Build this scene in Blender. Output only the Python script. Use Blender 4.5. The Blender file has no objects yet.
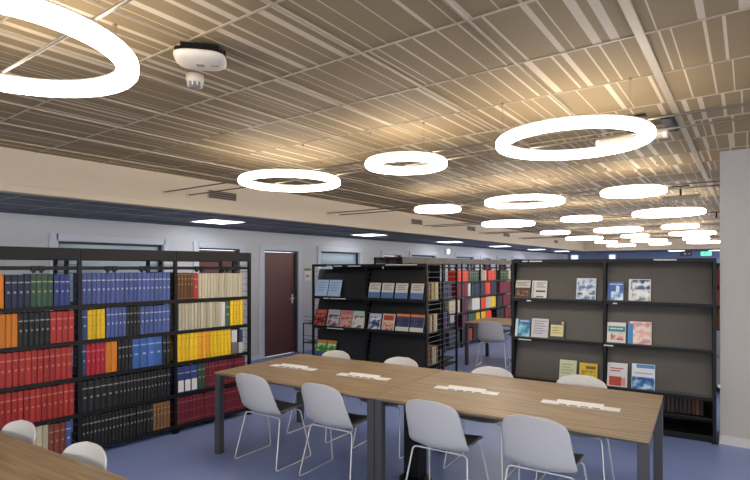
import bpy, bmesh, math, random
from mathutils import Vector, Matrix
R = math.radians
rnd = random.Random(7)
SC = bpy.context.scene
COL = SC.collection

# ------------------------------------------------------------------ materials
def lin(h):
    h = h.lstrip('#')
    o = []
    for i in (0, 2, 4):
        v = int(h[i:i+2], 16) / 255
        o.append(v/12.92 if v <= .04045 else ((v+.055)/1.055)**2.4)
    return (*o, 1)

MATS = {}
def mat(name, col, rough=.5, metal=0, var=.08, scale=30, emit=None, estr=0, bump=0, spec=.5, coords='Object'):
    if name in MATS: return MATS[name]
    m = bpy.data.materials.new(name); m.use_nodes = True
    nt = m.node_tree; N = nt.nodes; L = nt.links
    b = N['Principled BSDF']
    c = lin(col) if isinstance(col, str) else col
    b.inputs['Roughness'].default_value = rough
    b.inputs['Metallic'].default_value = metal
    b.inputs['Specular IOR Level'].default_value = spec
    tc = N.new('ShaderNodeTexCoord')
    nz = N.new('ShaderNodeTexNoise'); nz.inputs['Scale'].default_value = scale; nz.inputs['Detail'].default_value = 3
    L.new(tc.outputs[coords], nz.inputs['Vector'])
    mx = N.new('ShaderNodeMix'); mx.data_type = 'RGBA'
    mx.inputs[6].default_value = tuple(max(0, x*(1-var)) for x in c[:3]) + (1,)
    mx.inputs[7].default_value = tuple(min(1, x*(1+var)) for x in c[:3]) + (1,)
    L.new(nz.outputs['Fac'], mx.inputs[0]); L.new(mx.outputs[2], b.inputs['Base Color'])
    if bump:
        bp = N.new('ShaderNodeBump'); bp.inputs['Strength'].default_value = bump; bp.inputs['Distance'].default_value = .002
        L.new(nz.outputs['Fac'], bp.inputs['Height']); L.new(bp.outputs[0], b.inputs['Normal'])
    if emit:
        b.inputs['Emission Color'].default_value = lin(emit); b.inputs['Emission Strength'].default_value = estr
    MATS[name] = m
    return m

def wood(name, a, b_, c, axis=0):
    m = bpy.data.materials.new(name); m.use_nodes = True
    nt = m.node_tree; N = nt.nodes; L = nt.links; b = N['Principled BSDF']
    b.inputs['Roughness'].default_value = .42
    tc = N.new('ShaderNodeTexCoord'); mp = N.new('ShaderNodeMapping')
    mp.inputs['Scale'].default_value = (1.2, 22, 22) if axis == 0 else (22, 1.2, 22)
    L.new(tc.outputs['Object'], mp.inputs['Vector'])
    n1 = N.new('ShaderNodeTexNoise'); n1.inputs['Scale'].default_value = 1.6; n1.inputs['Detail'].default_value = 6; n1.inputs['Distortion'].default_value = .6
    L.new(mp.outputs[0], n1.inputs['Vector'])
    mp2 = N.new('ShaderNodeMapping'); mp2.inputs['Scale'].default_value = (4, 140, 140) if axis == 0 else (140, 4, 140)
    L.new(tc.outputs['Object'], mp2.inputs['Vector'])
    n2 = N.new('ShaderNodeTexNoise'); n2.inputs['Scale'].default_value = 1.2; n2.inputs['Detail'].default_value = 2
    L.new(mp2.outputs[0], n2.inputs['Vector'])
    ad = N.new('ShaderNodeMath'); ad.operation = 'MULTIPLY_ADD'; ad.inputs[1].default_value = .35; 
    L.new(n2.outputs['Fac'], ad.inputs[0]); L.new(n1.outputs['Fac'], ad.inputs[2])
    rp = N.new('ShaderNodeValToRGB')
    rp.color_ramp.elements[0].position = .42; rp.color_ramp.elements[0].color = lin(a)
    rp.color_ramp.elements[1].position = .92; rp.color_ramp.elements[1].color = lin(c)
    e = rp.color_ramp.elements.new(.66); e.color = lin(b_)
    L.new(ad.outputs[0], rp.inputs[0]); L.new(rp.outputs[0], b.inputs['Base Color'])
    return m

SPINES = {}
def spine_mat(key, col, band='#c9b98a', style=0):
    """cloth or leather spine with gilt bands at set heights of the book (Generated z runs 0..1 up the spine)"""
    k = (key, style)
    if k in SPINES: return SPINES[k]
    m = bpy.data.materials.new('spine_%s_%d' % (key, style)); m.use_nodes = True
    nt = m.node_tree; N = nt.nodes; L = nt.links; b = N['Principled BSDF']
    b.inputs['Roughness'].default_value = .5; b.inputs['Specular IOR Level'].default_value = .35
    tc = N.new('ShaderNodeTexCoord'); sp = N.new('ShaderNodeSeparateXYZ'); L.new(tc.outputs['Generated'], sp.inputs[0])
    def rng(sock, lo, hi):
        a = N.new('ShaderNodeMath'); a.operation = 'GREATER_THAN'; L.new(sock, a.inputs[0]); a.inputs[1].default_value = lo
        c = N.new('ShaderNodeMath'); c.operation = 'LESS_THAN'; L.new(sock, c.inputs[0]); c.inputs[1].default_value = hi
        d = N.new('ShaderNodeMath'); d.operation = 'MULTIPLY'; L.new(a.outputs[0], d.inputs[0]); L.new(c.outputs[0], d.inputs[1])
        return d.outputs[0]
    zs = {0: [(.745, .785, .06, .94), (.44, .50, .3, .72)], 1: [(.80, .825, .02, .98), (.46, .475, .1, .9), (.12, .135, .02, .98)],
          2: [], 3: [(.76, .80, .2, .85), (.55, .60, .25, .75), (.05, .065, .02, .98), (.93, .945, .02, .98)]}[style]
    tot = None
    for lo, hi, x0, x1 in zs:
        r1 = rng(sp.outputs['Z'], lo, hi); r2 = rng(sp.outputs['X'], x0, x1)
        mu = N.new('ShaderNodeMath'); mu.operation = 'MULTIPLY'; L.new(r1, mu.inputs[0]); L.new(r2, mu.inputs[1])
        if tot is None: tot = mu.outputs[0]
        else:
            ad = N.new('ShaderNodeMath'); ad.operation = 'MAXIMUM'; L.new(tot, ad.inputs[0]); L.new(mu.outputs[0], ad.inputs[1]); tot = ad.outputs[0]
    oi = N.new('ShaderNodeObjectInfo')
    vr = N.new('ShaderNodeMapRange'); vr.inputs[3].default_value = .82; vr.inputs[4].default_value = 1.18
    L.new(oi.outputs['Random'], vr.inputs[0])
    hs = N.new('ShaderNodeHueSaturation'); hs.inputs['Color'].default_value = lin(col); L.new(vr.outputs[0], hs.inputs['Value'])
    if tot is not None:
        mx = N.new('ShaderNodeMix'); mx.data_type = 'RGBA'; mx.inputs[7].default_value = lin(band)
        fa = N.new('ShaderNodeMath'); fa.operation = 'MULTIPLY'; fa.inputs[1].default_value = .5; L.new(tot, fa.inputs[0])
        L.new(fa.outputs[0], mx.inputs[0]); L.new(hs.outputs[0], mx.inputs[6]); L.new(mx.outputs[2], b.inputs['Base Color'])
    else:
        L.new(hs.outputs[0], b.inputs['Base Color'])
    SPINES[k] = m
    return m

# ------------------------------------------------------------------ mesh helper
class MB:
    def __init__(s): s.v = []; s.f = []; s.m = []; s.sm = []
    def add(s, vs, fs, mi=0, smooth=False):
        o = len(s.v); s.v += [tuple(v) for v in vs]
        for f in fs: s.f.append([i+o for i in f]); s.m.append(mi); s.sm.append(smooth)
        return s
    def box(s, x0, x1, y0, y1, z0, z1, mi=0, M=None):
        vs = [(x0,y0,z0),(x1,y0,z0),(x1,y1,z0),(x0,y1,z0),(x0,y0,z1),(x1,y0,z1),(x1,y1,z1),(x0,y1,z1)]
        if M is not None: vs = [M @ Vector(v) for v in vs]
        return s.add(vs, [(3,2,1,0),(4,5,6,7),(0,1,5,4),(1,2,6,5),(2,3,7,6),(3,0,4,7)], mi)
    def tube(s, pts, r, n=8, mi=0, closed=False):
        pts = [Vector(p) for p in pts]; k = len(pts); rings = []
        prev = None
        for i, p in enumerate(pts):
            if closed: t = (pts[(i+1) % k]-pts[i-1])
            else: t = (pts[min(i+1, k-1)]-pts[max(i-1, 0)])
            t.normalize()
            if prev is None:
                up = Vector((0,0,1)) if abs(t.z) < .9 else Vector((1,0,0))
                a = t.cross(up).normalized()
            else:
                a = (prev - t*prev.dot(t)).normalized()
            prev = a; b = t.cross(a)
            rings.append([p+(a*math.cos(2*math.pi*j/n)+b*math.sin(2*math.pi*j/n))*r for j in range(n)])
        vs = [v for q in rings for v in q]; fs = []
        for i in range(k if closed else k-1):
            i2 = (i+1) % k
            for j in range(n): fs.append((i*n+j, i*n+(j+1) % n, i2*n+(j+1) % n, i2*n+j))
        s.add(vs, fs, mi, True)
        if not closed:
            s.add(rings[0], [tuple(range(n))], mi); s.add(rings[-1], [tuple(range(n))[::-1]], mi)
        return s
    def lathe(s, prof, n=24, mi=0, c=(0,0,0)):
        vs = []; fs = []; k = len(prof)
        for r, z in prof:
            for j in range(n): vs.append((c[0]+r*math.cos(2*math.pi*j/n), c[1]+r*math.sin(2*math.pi*j/n), c[2]+z))
        for i in range(k-1):
            for j in range(n): fs.append((i*n+j, i*n+(j+1) % n, (i+1)*n+(j+1) % n, (i+1)*n+j))
        return s.add(vs, fs, mi, True)
    def build(s, name, mats, parent=None, loc=None, rotz=0, bevel=0, flip=False):
        me = bpy.data.meshes.new(name); me.from_pydata(s.v, [], s.f)
        if not isinstance(mats, (list, tuple)): mats = [mats]
        for m in mats: me.materials.append(m)
        for p, mi, sm in zip(me.polygons, s.m, s.sm): p.material_index = mi; p.use_smooth = sm
        bm = bmesh.new(); bm.from_mesh(me); bmesh.ops.recalc_face_normals(bm, faces=bm.faces); bm.to_mesh(me); bm.free()
        me.update()
        o = bpy.data.objects.new(name, me); COL.objects.link(o)
        if parent: o.parent = parent
        if loc is not None: o.location = loc
        o.rotation_euler.z = rotz
        if bevel:
            b = o.modifiers.new('bevel', 'BEVEL'); b.width = bevel; b.segments = 2; b.limit_method = 'ANGLE'
        return o

def tag(o, label, cat, group=None):
    o['label'] = label; o['category'] = cat
    if group: o['group'] = group
    return o
def thing(name, label, cat, loc=(0,0,0), rotz=0, group=None):
    o = bpy.data.objects.new(name, None); COL.objects.link(o); o.empty_display_size = .1
    o.location = loc; o.rotation_euler = (0,0,rotz)
    return tag(o, label, cat, group)
def struct(o, kind='structure'):
    o['kind'] = kind; return o
def kids(o): return [c for c in COL.objects if c.parent == o]
def dup(root, loc, rotz=0, label=None):
    def cp(o, par):
        c = o.copy(); COL.objects.link(c)
        if par: c.parent = par
        for k in kids(o): cp(k, c)
        return c
    r = cp(root, None); r.location = loc; r.rotation_euler = (0,0,rotz)
    if label: r['label'] = label
    return r
ORD = ['first','second','third','fourth','fifth','sixth','seventh','eighth','ninth','tenth','eleventh','twelfth','thirteenth','fourteenth','fifteenth','sixteenth','seventeenth','eighteenth','nineteenth','twentieth','twenty-first','twenty-second','twenty-third','twenty-fourth','twenty-fifth','twenty-sixth','twenty-seventh','twenty-eighth']

# ------------------------------------------------------------------ camera
H = 1.677; TH = math.atan(373/516)
cam = bpy.data.cameras.new('camera'); co = bpy.data.objects.new('camera', cam); COL.objects.link(co)
cam.sensor_width = 36; cam.sensor_fit = 'HORIZONTAL'; cam.lens = 516/750*36; cam.shift_y = 28/750
co.location = (0,0,H); co.rotation_euler = (R(90), 0, TH); cam.clip_start = .05; cam.clip_end = 200
SC.camera = co

# ------------------------------------------------------------------ common materials
m_black = mat('black_metal', '#0b0b0d', .45, 0, spec=.3)
m_black2 = mat('black_powder_coat', '#0d0d0f', .5, spec=.3)
m_header = mat('dark_header_sheet', '#141313', .5, spec=.3)
m_wallw = mat('blue_white_paint', '#c9c9cd', .8, 0, .02)
m_cream = mat('cream_paint', '#d8c8b0', .8, 0, .02)
m_white = mat('white_plastic', '#dcdcdc', .4, 0, .02)
m_trim = mat('white_trim', '#cdd2dc', .6, 0, .03)
m_pillar = mat('grey_white_paint', '#b2afaa', .8, 0, .02)
m_chrome = mat('pale_metal', '#d6d6d4', .35, .3)
m_grey_leg = mat('grey_table_metal', '#48484b', .45, .2)

# ------------------------------------------------------------------ floor, ceiling, walls
CZ = 2.79; LZ = 2.397; XS = -5.55; XW = -7.3; YF = 22.6; YE = 26.5; XR = 4.0; YB = -4.2; YP = 5.93
def floor_mat():
    m = bpy.data.materials.new('blue_linoleum'); m.use_nodes = True
    nt = m.node_tree; N = nt.nodes; L = nt.links; b = N['Principled BSDF']
    b.inputs['Roughness'].default_value = .33; b.inputs['Specular IOR Level'].default_value = .4
    tc = N.new('ShaderNodeTexCoord')
    n1 = N.new('ShaderNodeTexNoise'); n1.inputs['Scale'].default_value = 1.3; n1.inputs['Detail'].default_value = 8; n1.inputs['Roughness'].default_value = .7
    n2 = N.new('ShaderNodeTexNoise'); n2.inputs['Scale'].default_value = 60
    L.new(tc.outputs['Object'], n1.inputs['Vector']); L.new(tc.outputs['Object'], n2.inputs['Vector'])
    ad = N.new('ShaderNodeMath'); ad.operation = 'MULTIPLY_ADD'; ad.inputs[1].default_value = .25
    L.new(n2.outputs['Fac'], ad.inputs[0]); L.new(n1.outputs['Fac'], ad.inputs[2])
    rp = N.new('ShaderNodeValToRGB'); rp.color_ramp.elements[0].position = .4; rp.color_ramp.elements[1].position = .85
    rp.color_ramp.elements[0].color = lin('#7c90ca'); rp.color_ramp.elements[1].color = lin('#8c9ed4')
    L.new(ad.outputs[0], rp.inputs[0]); L.new(rp.outputs[0], b.inputs['Base Color'])
    return m
f = MB().box(XW-.2, XR+.2, YB-.2, YE+.2, -.12, 0); struct(f.build('floor', floor_mat()))

m_tan = mat('tan_ceiling_panel', '#96805d', .75, 0, .06, 260, bump=.15)
m_stripe = mat('pale_slot_strip', '#d2c1a6', .7, 0, .03)
m_tbar = mat('ceiling_rail', '#b3a48c', .45, .1)
def ceiling():
    c = MB(); PY = .61; Y0 = 2.118
    r0 = int((YB-Y0)//PY); yk = Y0+r0*PY
    xs_runner = [-.415+.6*k for k in range(-10, 9)]
    k = r0
    while yk < YF:
        q = random.Random(1000+k*13)
        y0, y1 = max(yk, YB), min(yk+PY, YF)
        x = XS
        while x < XR:
            w = q.choice([.04, .06, .085, .1, .12, .16]); s = q.choice([.007, .007, .01, .014, .02, .03, .042])
            x1 = min(x+w, XR); c.add([(x,y0,CZ),(x1,y0,CZ),(x1,y1,CZ),(x,y1,CZ)], [(3,2,1,0)], 0)
            x2 = min(x1+s, XR)
            if x2 > x1: c.add([(x1,y0,CZ),(x2,y0,CZ),(x2,y1,CZ),(x1,y1,CZ)], [(3,2,1,0)], 1)
            x = x2
        yk += PY; k += 1
    c.box(XS, XR, YB, YF, CZ+.02, CZ+.2, 0)
    o = c.build('ceiling', [m_tan, m_stripe]); struct(o)
    t = MB()
    yk = Y0+r0*PY
    while yk < YF:
        if yk > YB: t.box(XS, XR, yk-.005, yk+.005, CZ-.006, CZ+.01)
        yk += PY
    for x in xs_runner:
        if XS < x < XR:
            w = .02 if abs(x+.415) < .01 else .0045
            t.box(x-w, x+w, YB, YF, CZ-.012, CZ+.01)
    struct(t.build('trim_1', m_tbar))
ceiling()
m_low = mat('slate_ceiling_tile', '#70727a', .8, 0, .08, 40)
m_lowbar = mat('slate_ceiling_rail', '#9a9ca4', .6)
lo = MB()
lo.box(XW-.2, XS-.02, YB, YE+.2, LZ, LZ+.15); lo.box(XS-.02, XR, YF+.1, YE+.2, LZ, LZ+.15)
struct(lo.build('ceiling', m_low))
lb = MB()
y = YB+.3
while y < YE: lb.box(XW, XS-.1, y-.006, y+.006, LZ-.004, LZ+.01); y += .6
lb.box(XW+.6-.006, XW+.6+.006, YB, YE, LZ-.004, LZ+.01); lb.box(XW+1.2-.006, XW+1.2+.006, YB, YE, LZ-.004, LZ+.01)
struct(lb.build('trim_2', m_lowbar))
so = MB(); so.box(XS-.12, XS, YB, YF+.1, LZ+.055, CZ+.2); so.box(XS-.12, XS+.02, YB, YF+.1, LZ-.012, LZ+.055)
so.box(XS, XR, YF, YF+.12, LZ-.012, CZ+.2)
struct(so.build('trim_3', m_cream, bevel=.004))

# left wall with door and window openings
OPEN = [('window', 3.0, 4.55, .9, 2.06), ('door', 5.13, 6.02, 0, 2.03), ('door', 6.54, 7.47, 0, 2.03), ('window', 8.1, 9.5, .9, 2.06),
        ('door', 10.42, 11.24, 0, 2.03), ('window', 11.7, 13.1, .9, 2.06), ('window', 14.3, 15.6, .9, 2.06), ('door', 16.2, 17.0, 0, 2.03),
        ('door', 17.6, 18.4, 0, 2.03), ('window', 19.05, 20.3, .9, 2.06)]
w = MB(); y = YB
for kind, a, b, z0, z1 in OPEN:
    w.box(XW-.2, XW, y, a, 0, LZ+.1); w.box(XW-.2, XW, a, b, z1, LZ+.1)
    if z0 > 0: w.box(XW-.2, XW, a, b, 0, z0)
    y = b
w.box(XW-.2, XW, y, YE, 0, LZ+.1)
struct(w.build('wall_left', m_wallw))
struct(MB().box(XW, XW+.02, YB, 5.05, 0, .08).box(XW, XW+.02, 6.1, 6.46, 0, .08).box(XW, XW+.02, 7.56, 10.3, 0, .08).build('baseboard_left', m_trim))
struct(MB().box(XW-.2, XR, YE, YE+.2, 0, LZ+.1).build('wall_far', mat('blue_far_paint', '#8a97b8', .8)))
struct(MB().box(XW, XW+.03, YB, YE, LZ-.05, LZ).build('trim_4', mat('slate_edge', '#50535f', .7)))
m_doorred = mat('oxblood_door', '#5c2a26', .35, 0, .05, 8)
m_frame = mat('grey_door_frame', '#a9b2c0', .5)
m_glass = mat('pale_blue_pane', '#9fb6c4', .12, 0, .03)
m_blind = mat('grey_blind', '#93a3ae', .7)
m_dk = mat('dark_seal', '#2c3038', .5)
nw = nd = 0
for kind, a, b, z0, z1 in OPEN:
    if kind == 'window':
        nw += 1
        fr = MB()
        for (ya, yb, za, zb) in ((a-.07,a+.03,z0-.07,z1+.07),(b-.03,b+.07,z0-.07,z1+.07),(a,b,z1-.03,z1+.07),(a,b,z0-.07,z0+.03)):
            fr.box(XW-.1, XW+.035, ya, yb, za, zb)
        o = struct(fr.build('window_%d' % nw, m_trim, bevel=.006))
        s = MB()
        for (ya, yb, za, zb) in ((a+.03,a+.06,z0+.03,z1-.03),(b-.06,b-.03,z0+.03,z1-.03),(a+.03,b-.03,z1-.06,z1-.03),(a+.03,b-.03,z0+.03,z0+.06)):
            s.box(XW-.11, XW-.03, ya, yb, za, zb)
        s.build('sash', m_dk, o)
        MB().box(XW-.085, XW-.075, a+.06, b-.06, z0+.06, z1-.06).build('pane', m_glass, o)
        bl = MB()
        n = int((z1-z0-.12)/.09)
        for i in range(n): bl.box(XW-.14, XW-.13, a+.06, b-.06, z0+.06+i*.09, z0+.06+i*.09+.075)
        bl.box(XW-.19, XW-.18, a, b, z0, z1)
        bl.build('blind', m_blind, o)
    else:
        nd += 1
        fr = MB()
        for (ya, yb, za, zb) in ((a-.08,a+.02,0,z1+.08),(b-.02,b+.08,0,z1+.08),(a,b,z1-.02,z1+.08)):
            fr.box(XW-.12, XW+.035, ya, yb, za, zb)
        fr.box(XW-.05, XW+.01, b-.075, b-.02, 0, z1-.02, 1)
        fr.box(XW-.05, XW+.005, a+.02, b-.02, z1-.045, z1-.02, 2)
        o = struct(fr.build('door_%d' % nd, [m_trim, m_dk, m_dk], bevel=.004))
        MB().box(XW-.08, XW-.03, a+.025, b-.08, .01, z1-.05).build('door_panel', m_doorred, o)
        h = MB().box(XW-.03, XW-.024, b-.155, b-.115, .98, 1.16)
        h.tube([(XW-.025,b-.135,1.08),(XW+.03,b-.135,1.08),(XW+.03,b-.25,1.08)], .009, 8)
        h.build('door_handle', m_chrome, o)

# right wall pier and its skirting
struct(MB().box(-.218, XR, YP, YP+.35, 0, CZ+.05).build('wall_right', m_pillar))
struct(MB().box(-.222, XR, YP-.014, YP, 0, .085).build('baseboard_right', mat('cream_skirting', '#c8c6c2', .6)))
struct(MB().box(-.222, -.204, YP+.36, YP+.46, 0, CZ).build('trim_5', mat('grey_upright', '#8b8c92', .6)))
tag(MB().box(-.238, -.215, YP-.012, YP+.02, .535, .565).build('corner_clip', m_white, bevel=.004), 'small white plastic clip fixed to the left edge of the grey pier', 'clip')
# outer walls behind and beside the viewer with tall daylight openings
bw = MB(); bw.box(XW-.2, XR+.2, YB-.2, YB, 0, .4); bw.box(XW-.2, XR+.2, YB-.2, YB, 2.5, CZ+.2)
x = XW-.2
while x < XR: bw.box(x, x+.25, YB-.2, YB, .4, 2.5); x += 2.0
struct(bw.build('wall_back', m_wallw))
ew = MB(); ew.box(XR, XR+.2, YB, YE, 0, .4); ew.box(XR, XR+.2, YB, YE, 2.5, CZ+.2)
y = YB
while y < YE: ew.box(XR, XR+.2, y, y+.25, .4, 2.5); y += 2.0
struct(ew.build('wall_east', m_wallw))

# ------------------------------------------------------------------ lamps
m_ring = mat('glowing_diffuser', '#ffffff', .5, 0, .0, emit='#fff4e4', estr=12)
m_housing = mat('white_lamp_housing', '#d8d4cc', .4, .1)
m_wire = mat('thin_steel_wire', '#8d877c', .4, .5)
def ring_sweep(mb, Rc, prof, n, mi=0):
    k = len(prof); vs = []; fs = []
    for i in range(n):
        a = 2*math.pi*i/n
        for r, z in prof: vs.append(((Rc+r)*math.cos(a), (Rc+r)*math.sin(a), z))
    for i in range(n):
        for j in range(k): fs.append((i*k+j, ((i+1) % n)*k+j, ((i+1) % n)*k+(j+1) % k, i*k+(j+1) % k))
    mb.add(vs, fs, mi, True)
def make_ring(name, Rc, label, n):
    t = thing(name, label, 'lamp')
    prof = [(.043*math.copysign(abs(math.cos(a))**.55, math.cos(a)), .029*math.copysign(abs(math.sin(a))**.55, math.sin(a))) for a in [2*math.pi*j/16 for j in range(16)]]
    d = MB(); ring_sweep(d, Rc, prof, n); d.build('diffuser', m_ring, t)
    h = MB(); ring_sweep(h, Rc, [(-.025,.027),(.025,.027),(.025,.04),(-.025,.04)], n); h.build('housing', m_housing, t)
    for i in range(3):
        a = R(90+120*i)
        wv = MB().tube([(Rc*math.cos(a), Rc*math.sin(a), .04), (Rc*math.cos(a), Rc*math.sin(a), CZ-2.52-.012)], .0012, 6)
        wo = wv.build('hanging_wire', m_wire, t)
        MB().lathe([(.0,-.0),(.01,0),(.01,.012),(0,.012)], 12, 0, (Rc*math.cos(a), Rc*math.sin(a), CZ-2.52-.012)).build('ceiling_cup', m_tan, wo)
    return t
big = make_ring('ring_lamp', .45, 'x', 64); small = make_ring('ring_lamp', .29, 'x', 48)
BIG = [(-2.345,.765,0,'middle'),(-3.638,3.611,1,'left'),(-.95,3.55,1,'right'),(-2.319,6.456,2,'middle'),(-3.727,9.505,3,'left'),(-.994,9.041,3,'right'),
       (-2.337,12.435,4,'middle'),(-3.773,15.345,5,'left'),(-1.109,14.756,5,'right'),(-2.459,17.74,6,'middle'),(-3.856,21.067,7,'left'),(-1.156,19.95,7,'right')]
SM = [(-2.258,3.554,1,'middle'),(-3.626,6.554,2,'left'),(-1.034,6.315,2,'right'),(-2.328,9.271,3,'middle'),(-3.735,12.505,4,'left'),(-1.119,12.124,4,'right'),
      (-2.413,15.029,5,'middle'),(-3.731,17.946,6,'left'),(-1.204,17.324,6,'right'),(-2.474,20.299,7,'middle')]
def ringlab(size, row, colm):
    if row == 0: return 'large glowing white ring lamp nearest the camera, cut by the top left corner'
    colt = {'left': 'left column by the soffit', 'middle': 'middle column', 'right': 'right column'}[colm]
    return '%s white ring lamp, %s row behind the nearest lamp, %s' % (size, ORD[row-1], colt)
for src, lst, size in ((big, BIG, 'large'), (small, SM, 'small')):
    for i, (x, y, row, colm) in enumerate(lst):
        o = src if i == 0 else dup(src, (0,0,0))
        o.location = (x, y, 2.52); o['label'] = ringlab(size, row, colm); o['group'] = 'ring lamps hung under the tan ceiling'
# suspension rods from the soffit
m_rod = mat('dark_tie_rod', '#7d7466', .4, .5)
for row, y in enumerate((.65, 3.52, 6.42, 9.52, 12.3, 15.1)):
    for k, dy in enumerate((0, .32)):
        yy = y+dy-.06
        t = thing('tie_rod', 'dark rod through the %s row of ring lamps, %s of its pair' % (['nearest','second','third','fourth','fifth','sixth'][row], 'nearer' if k == 0 else 'farther'), 'rod', (XS, yy, 2.5685), 0, 'tie rods strung under the ceiling')
        MB().tube([(.004,0,0), (XR-XS-.01,-.0,0)], .0075, 8).build('rod', m_rod, t)
        d = MB().tube([(.0,0,0),(.012,0,0)], .034, 16); d.build('anchor_disc', m_cream, t)
# white tube fittings
m_tubew = mat('white_tube_fitting', '#b9ae9c', .4)
TUBES = [(-.69, 4.13, 'white tube fitting under the ceiling seen through the large ring lamp at right'), (-.73, 8.0, 'white tube fitting under the ceiling behind the small third ring lamp of the right column'), (-.50, 12.1, 'farthest white tube fitting under the ceiling, above the far right ring lamps')]
for i, (x, y, lab) in enumerate(TUBES):
    t = thing('tube_fitting', lab, 'lamp', (x, y, 2.62), R(-4), 'white tube fittings under the ceiling')
    MB().tube([(-.21,0,0),(.21,0,0)], .032, 16).build('tube', m_tubew, t)
    MB().tube([(-.235,0,0),(-.21,0,0)], .034, 16).build('end_cap', m_housing, t)
    MB().tube([(.21,0,0),(.235,0,0)], .034, 16).build('end_cap', m_housing, t)
    MB().box(-.012,.012,-.012,.012,.03,CZ-2.62-.013).box(-.1,.1,-.02,.02,CZ-2.62-.03,CZ-2.62-.013).build('mount', m_black, t)
tag(MB().box(-.52,-.44,4.25,4.7,CZ-.03,CZ-.013).box(-.51,-.45,4.26,4.69,CZ-.034,CZ-.03).build('ceiling_slot', m_black), 'small dark slot fitting in the tan ceiling right of the large right ring lamp', 'vent')
# square panel lights in the low ceiling
m_panel = mat('panel_light_glow', '#ffffff', .5, 0, 0, emit='#f3f6ff', estr=5)
PL = [(-6.62,5.03),(-6.62,8.95),(-6.62,12.65),(-6.6,16.15),(-6.6,19.75),(-6.4,22.4)]
for i, (x, y) in enumerate(PL):
    t = thing('panel_light', '%s square white panel light in the dark low ceiling, counting away from the camera' % ORD[i], 'lamp', (x, y, LZ-.004), 0, 'panel lights in the low ceiling')
    MB().box(-.285,.285,-.285,.285,-.006,.0).build('diffuser', m_panel, t)
    fr = MB()
    for b in ((-.3,.3,-.3,-.285),(-.3,.3,.285,.3),(-.3,-.285,-.285,.285),(.285,.3,-.285,.285)): fr.box(*b, -.009, .002)
    fr.build('frame', m_white, t)
for i, (x, y) in enumerate([(-1.0, 25.0), (-.3, 25.4), (-2.4, 24.6)]):
    t = thing('panel_light', ['square panel light over the far right aisle, before the green sign','square panel light at the far right end, beyond the green sign','square panel light in the far low ceiling behind the middle ring lamps'][i], 'lamp', (x, y, LZ-.004), 0, 'panel lights in the far low ceiling')
    MB().box(-.285,.285,-.285,.285,-.006,.005).build('diffuser', m_panel, t)
    fr = MB()
    for b in ((-.3,.3,-.3,-.285),(-.3,.3,.285,.3),(-.3,-.285,-.285,.285),(.285,.3,-.285,.285)): fr.box(*b, -.009, .002)
    fr.build('frame', m_white, t)
# soffit vents
m_vent = mat('dark_vent', '#4c443a', .5)
m_ventf = mat('vent_slat', '#8d8170', .5)
for i, (y0, y1, z0, z1) in enumerate([(4.06,4.5,2.57,2.668),(8.93,9.36,2.58,2.68),(11.5,11.95,2.6,2.70),(13.8,14.25,2.57,2.66),(18.46,18.9,2.57,2.665)]):
    t = thing('air_vent', '%s slatted vent along the cream soffit, counting away from the camera' % ORD[i], 'vent', (XS, (y0+y1)/2, z0), 0, 'vents in the cream soffit')
    hw = (y1-y0)/2; hh = z1-z0
    MB().box(.0005,.006,-hw,hw,0,hh).build('backing', m_vent, t)
    fr = MB(); fr.box(.002,.014,-hw-.012,hw+.012,-.01,0); fr.box(.002,.014,-hw-.012,hw+.012,hh,hh+.01); fr.box(.002,.014,-hw-.012,-hw,0,hh); fr.box(.002,.014,hw,hw+.012,0,hh)
    fr.build('frame', m_cream, t)
    sl = MB()
    for k in range(3): sl.box(.004,.012,-hw,hw,hh*(k+.7)/3.4,hh*(k+.7)/3.4+.008)
    sl.build('slats', m_ventf, t)
# ceiling access point and smoke detector
def access_point():
    t = thing('access_point', 'white rounded wireless access point on a black bracket under the ceiling', 'access point', (-2.21, 1.575, CZ-.08), R(48))
    mb = MB(); n = 32; rows = [(.014,.93,.93),(.009,1,1),(.0,.985,.985),(-.012,.88,.88),(-.02,.66,.66),(-.023,.01,.01)]
    vs = []; fs = []
    for z, sx, sy in rows:
        for j in range(n):
            a = 2*math.pi*j/n; e = .6
            vs.append((.125*sx*math.copysign(abs(math.cos(a))**e, math.cos(a)), .115*sy*math.copysign(abs(math.sin(a))**e, math.sin(a)), z))
    for i in range(len(rows)-1):
        for j in range(n): fs.append((i*n+j, i*n+(j+1) % n, (i+1)*n+(j+1) % n, (i+1)*n+j))
    mb.add(vs, fs, 0, True); mb.add(vs[:n], [tuple(range(n))], 0)
    mb.build('body', mat('warm_white_plastic', '#d9cfc0', .4), t)
    MB().box(-.11,.11,-.075,.075,.014,.036).box(-.12,.12,-.03,.03,.036,.048).box(-.09,.09,-.05,.05,.048,.068).build('bracket', m_black, t)
    MB().box(-.018,.018,-.012,.012,-.026,-.021).build('emblem', mat('grey_print', '#8a857c', .5), t)
    MB().box(.05,.085,-.004,.004,-.0235,-.016).build('status_strip', mat('brown_strip', '#a98a60', .5), t)
access_point()
t = thing('smoke_detector', 'small white smoke detector under the ceiling just behind the access point', 'smoke detector', (-2.58, 1.80, CZ-.004))
MB().lathe([(0,0),(.05,0),(.05,-.03),(.046,-.045),(0,-.045)], 24).build('base', mat('warm_white_plastic', '#d9cfc0', .4), t)
MB().lathe([(0,-.045),(.04,-.045),(.04,-.05),(.03,-.072),(0,-.074)], 24).build('sensor_head', mat('sensor_grey', '#8d857a', .5), t)
g = MB()
for k in range(10):
    a = 2*math.pi*k/10; g.box(-.003,.003,.038,.043,-.066,-.046, 0, Matrix.Rotation(a, 4, 'Z'))
g.build('grille_rib', m_white, t)
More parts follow.
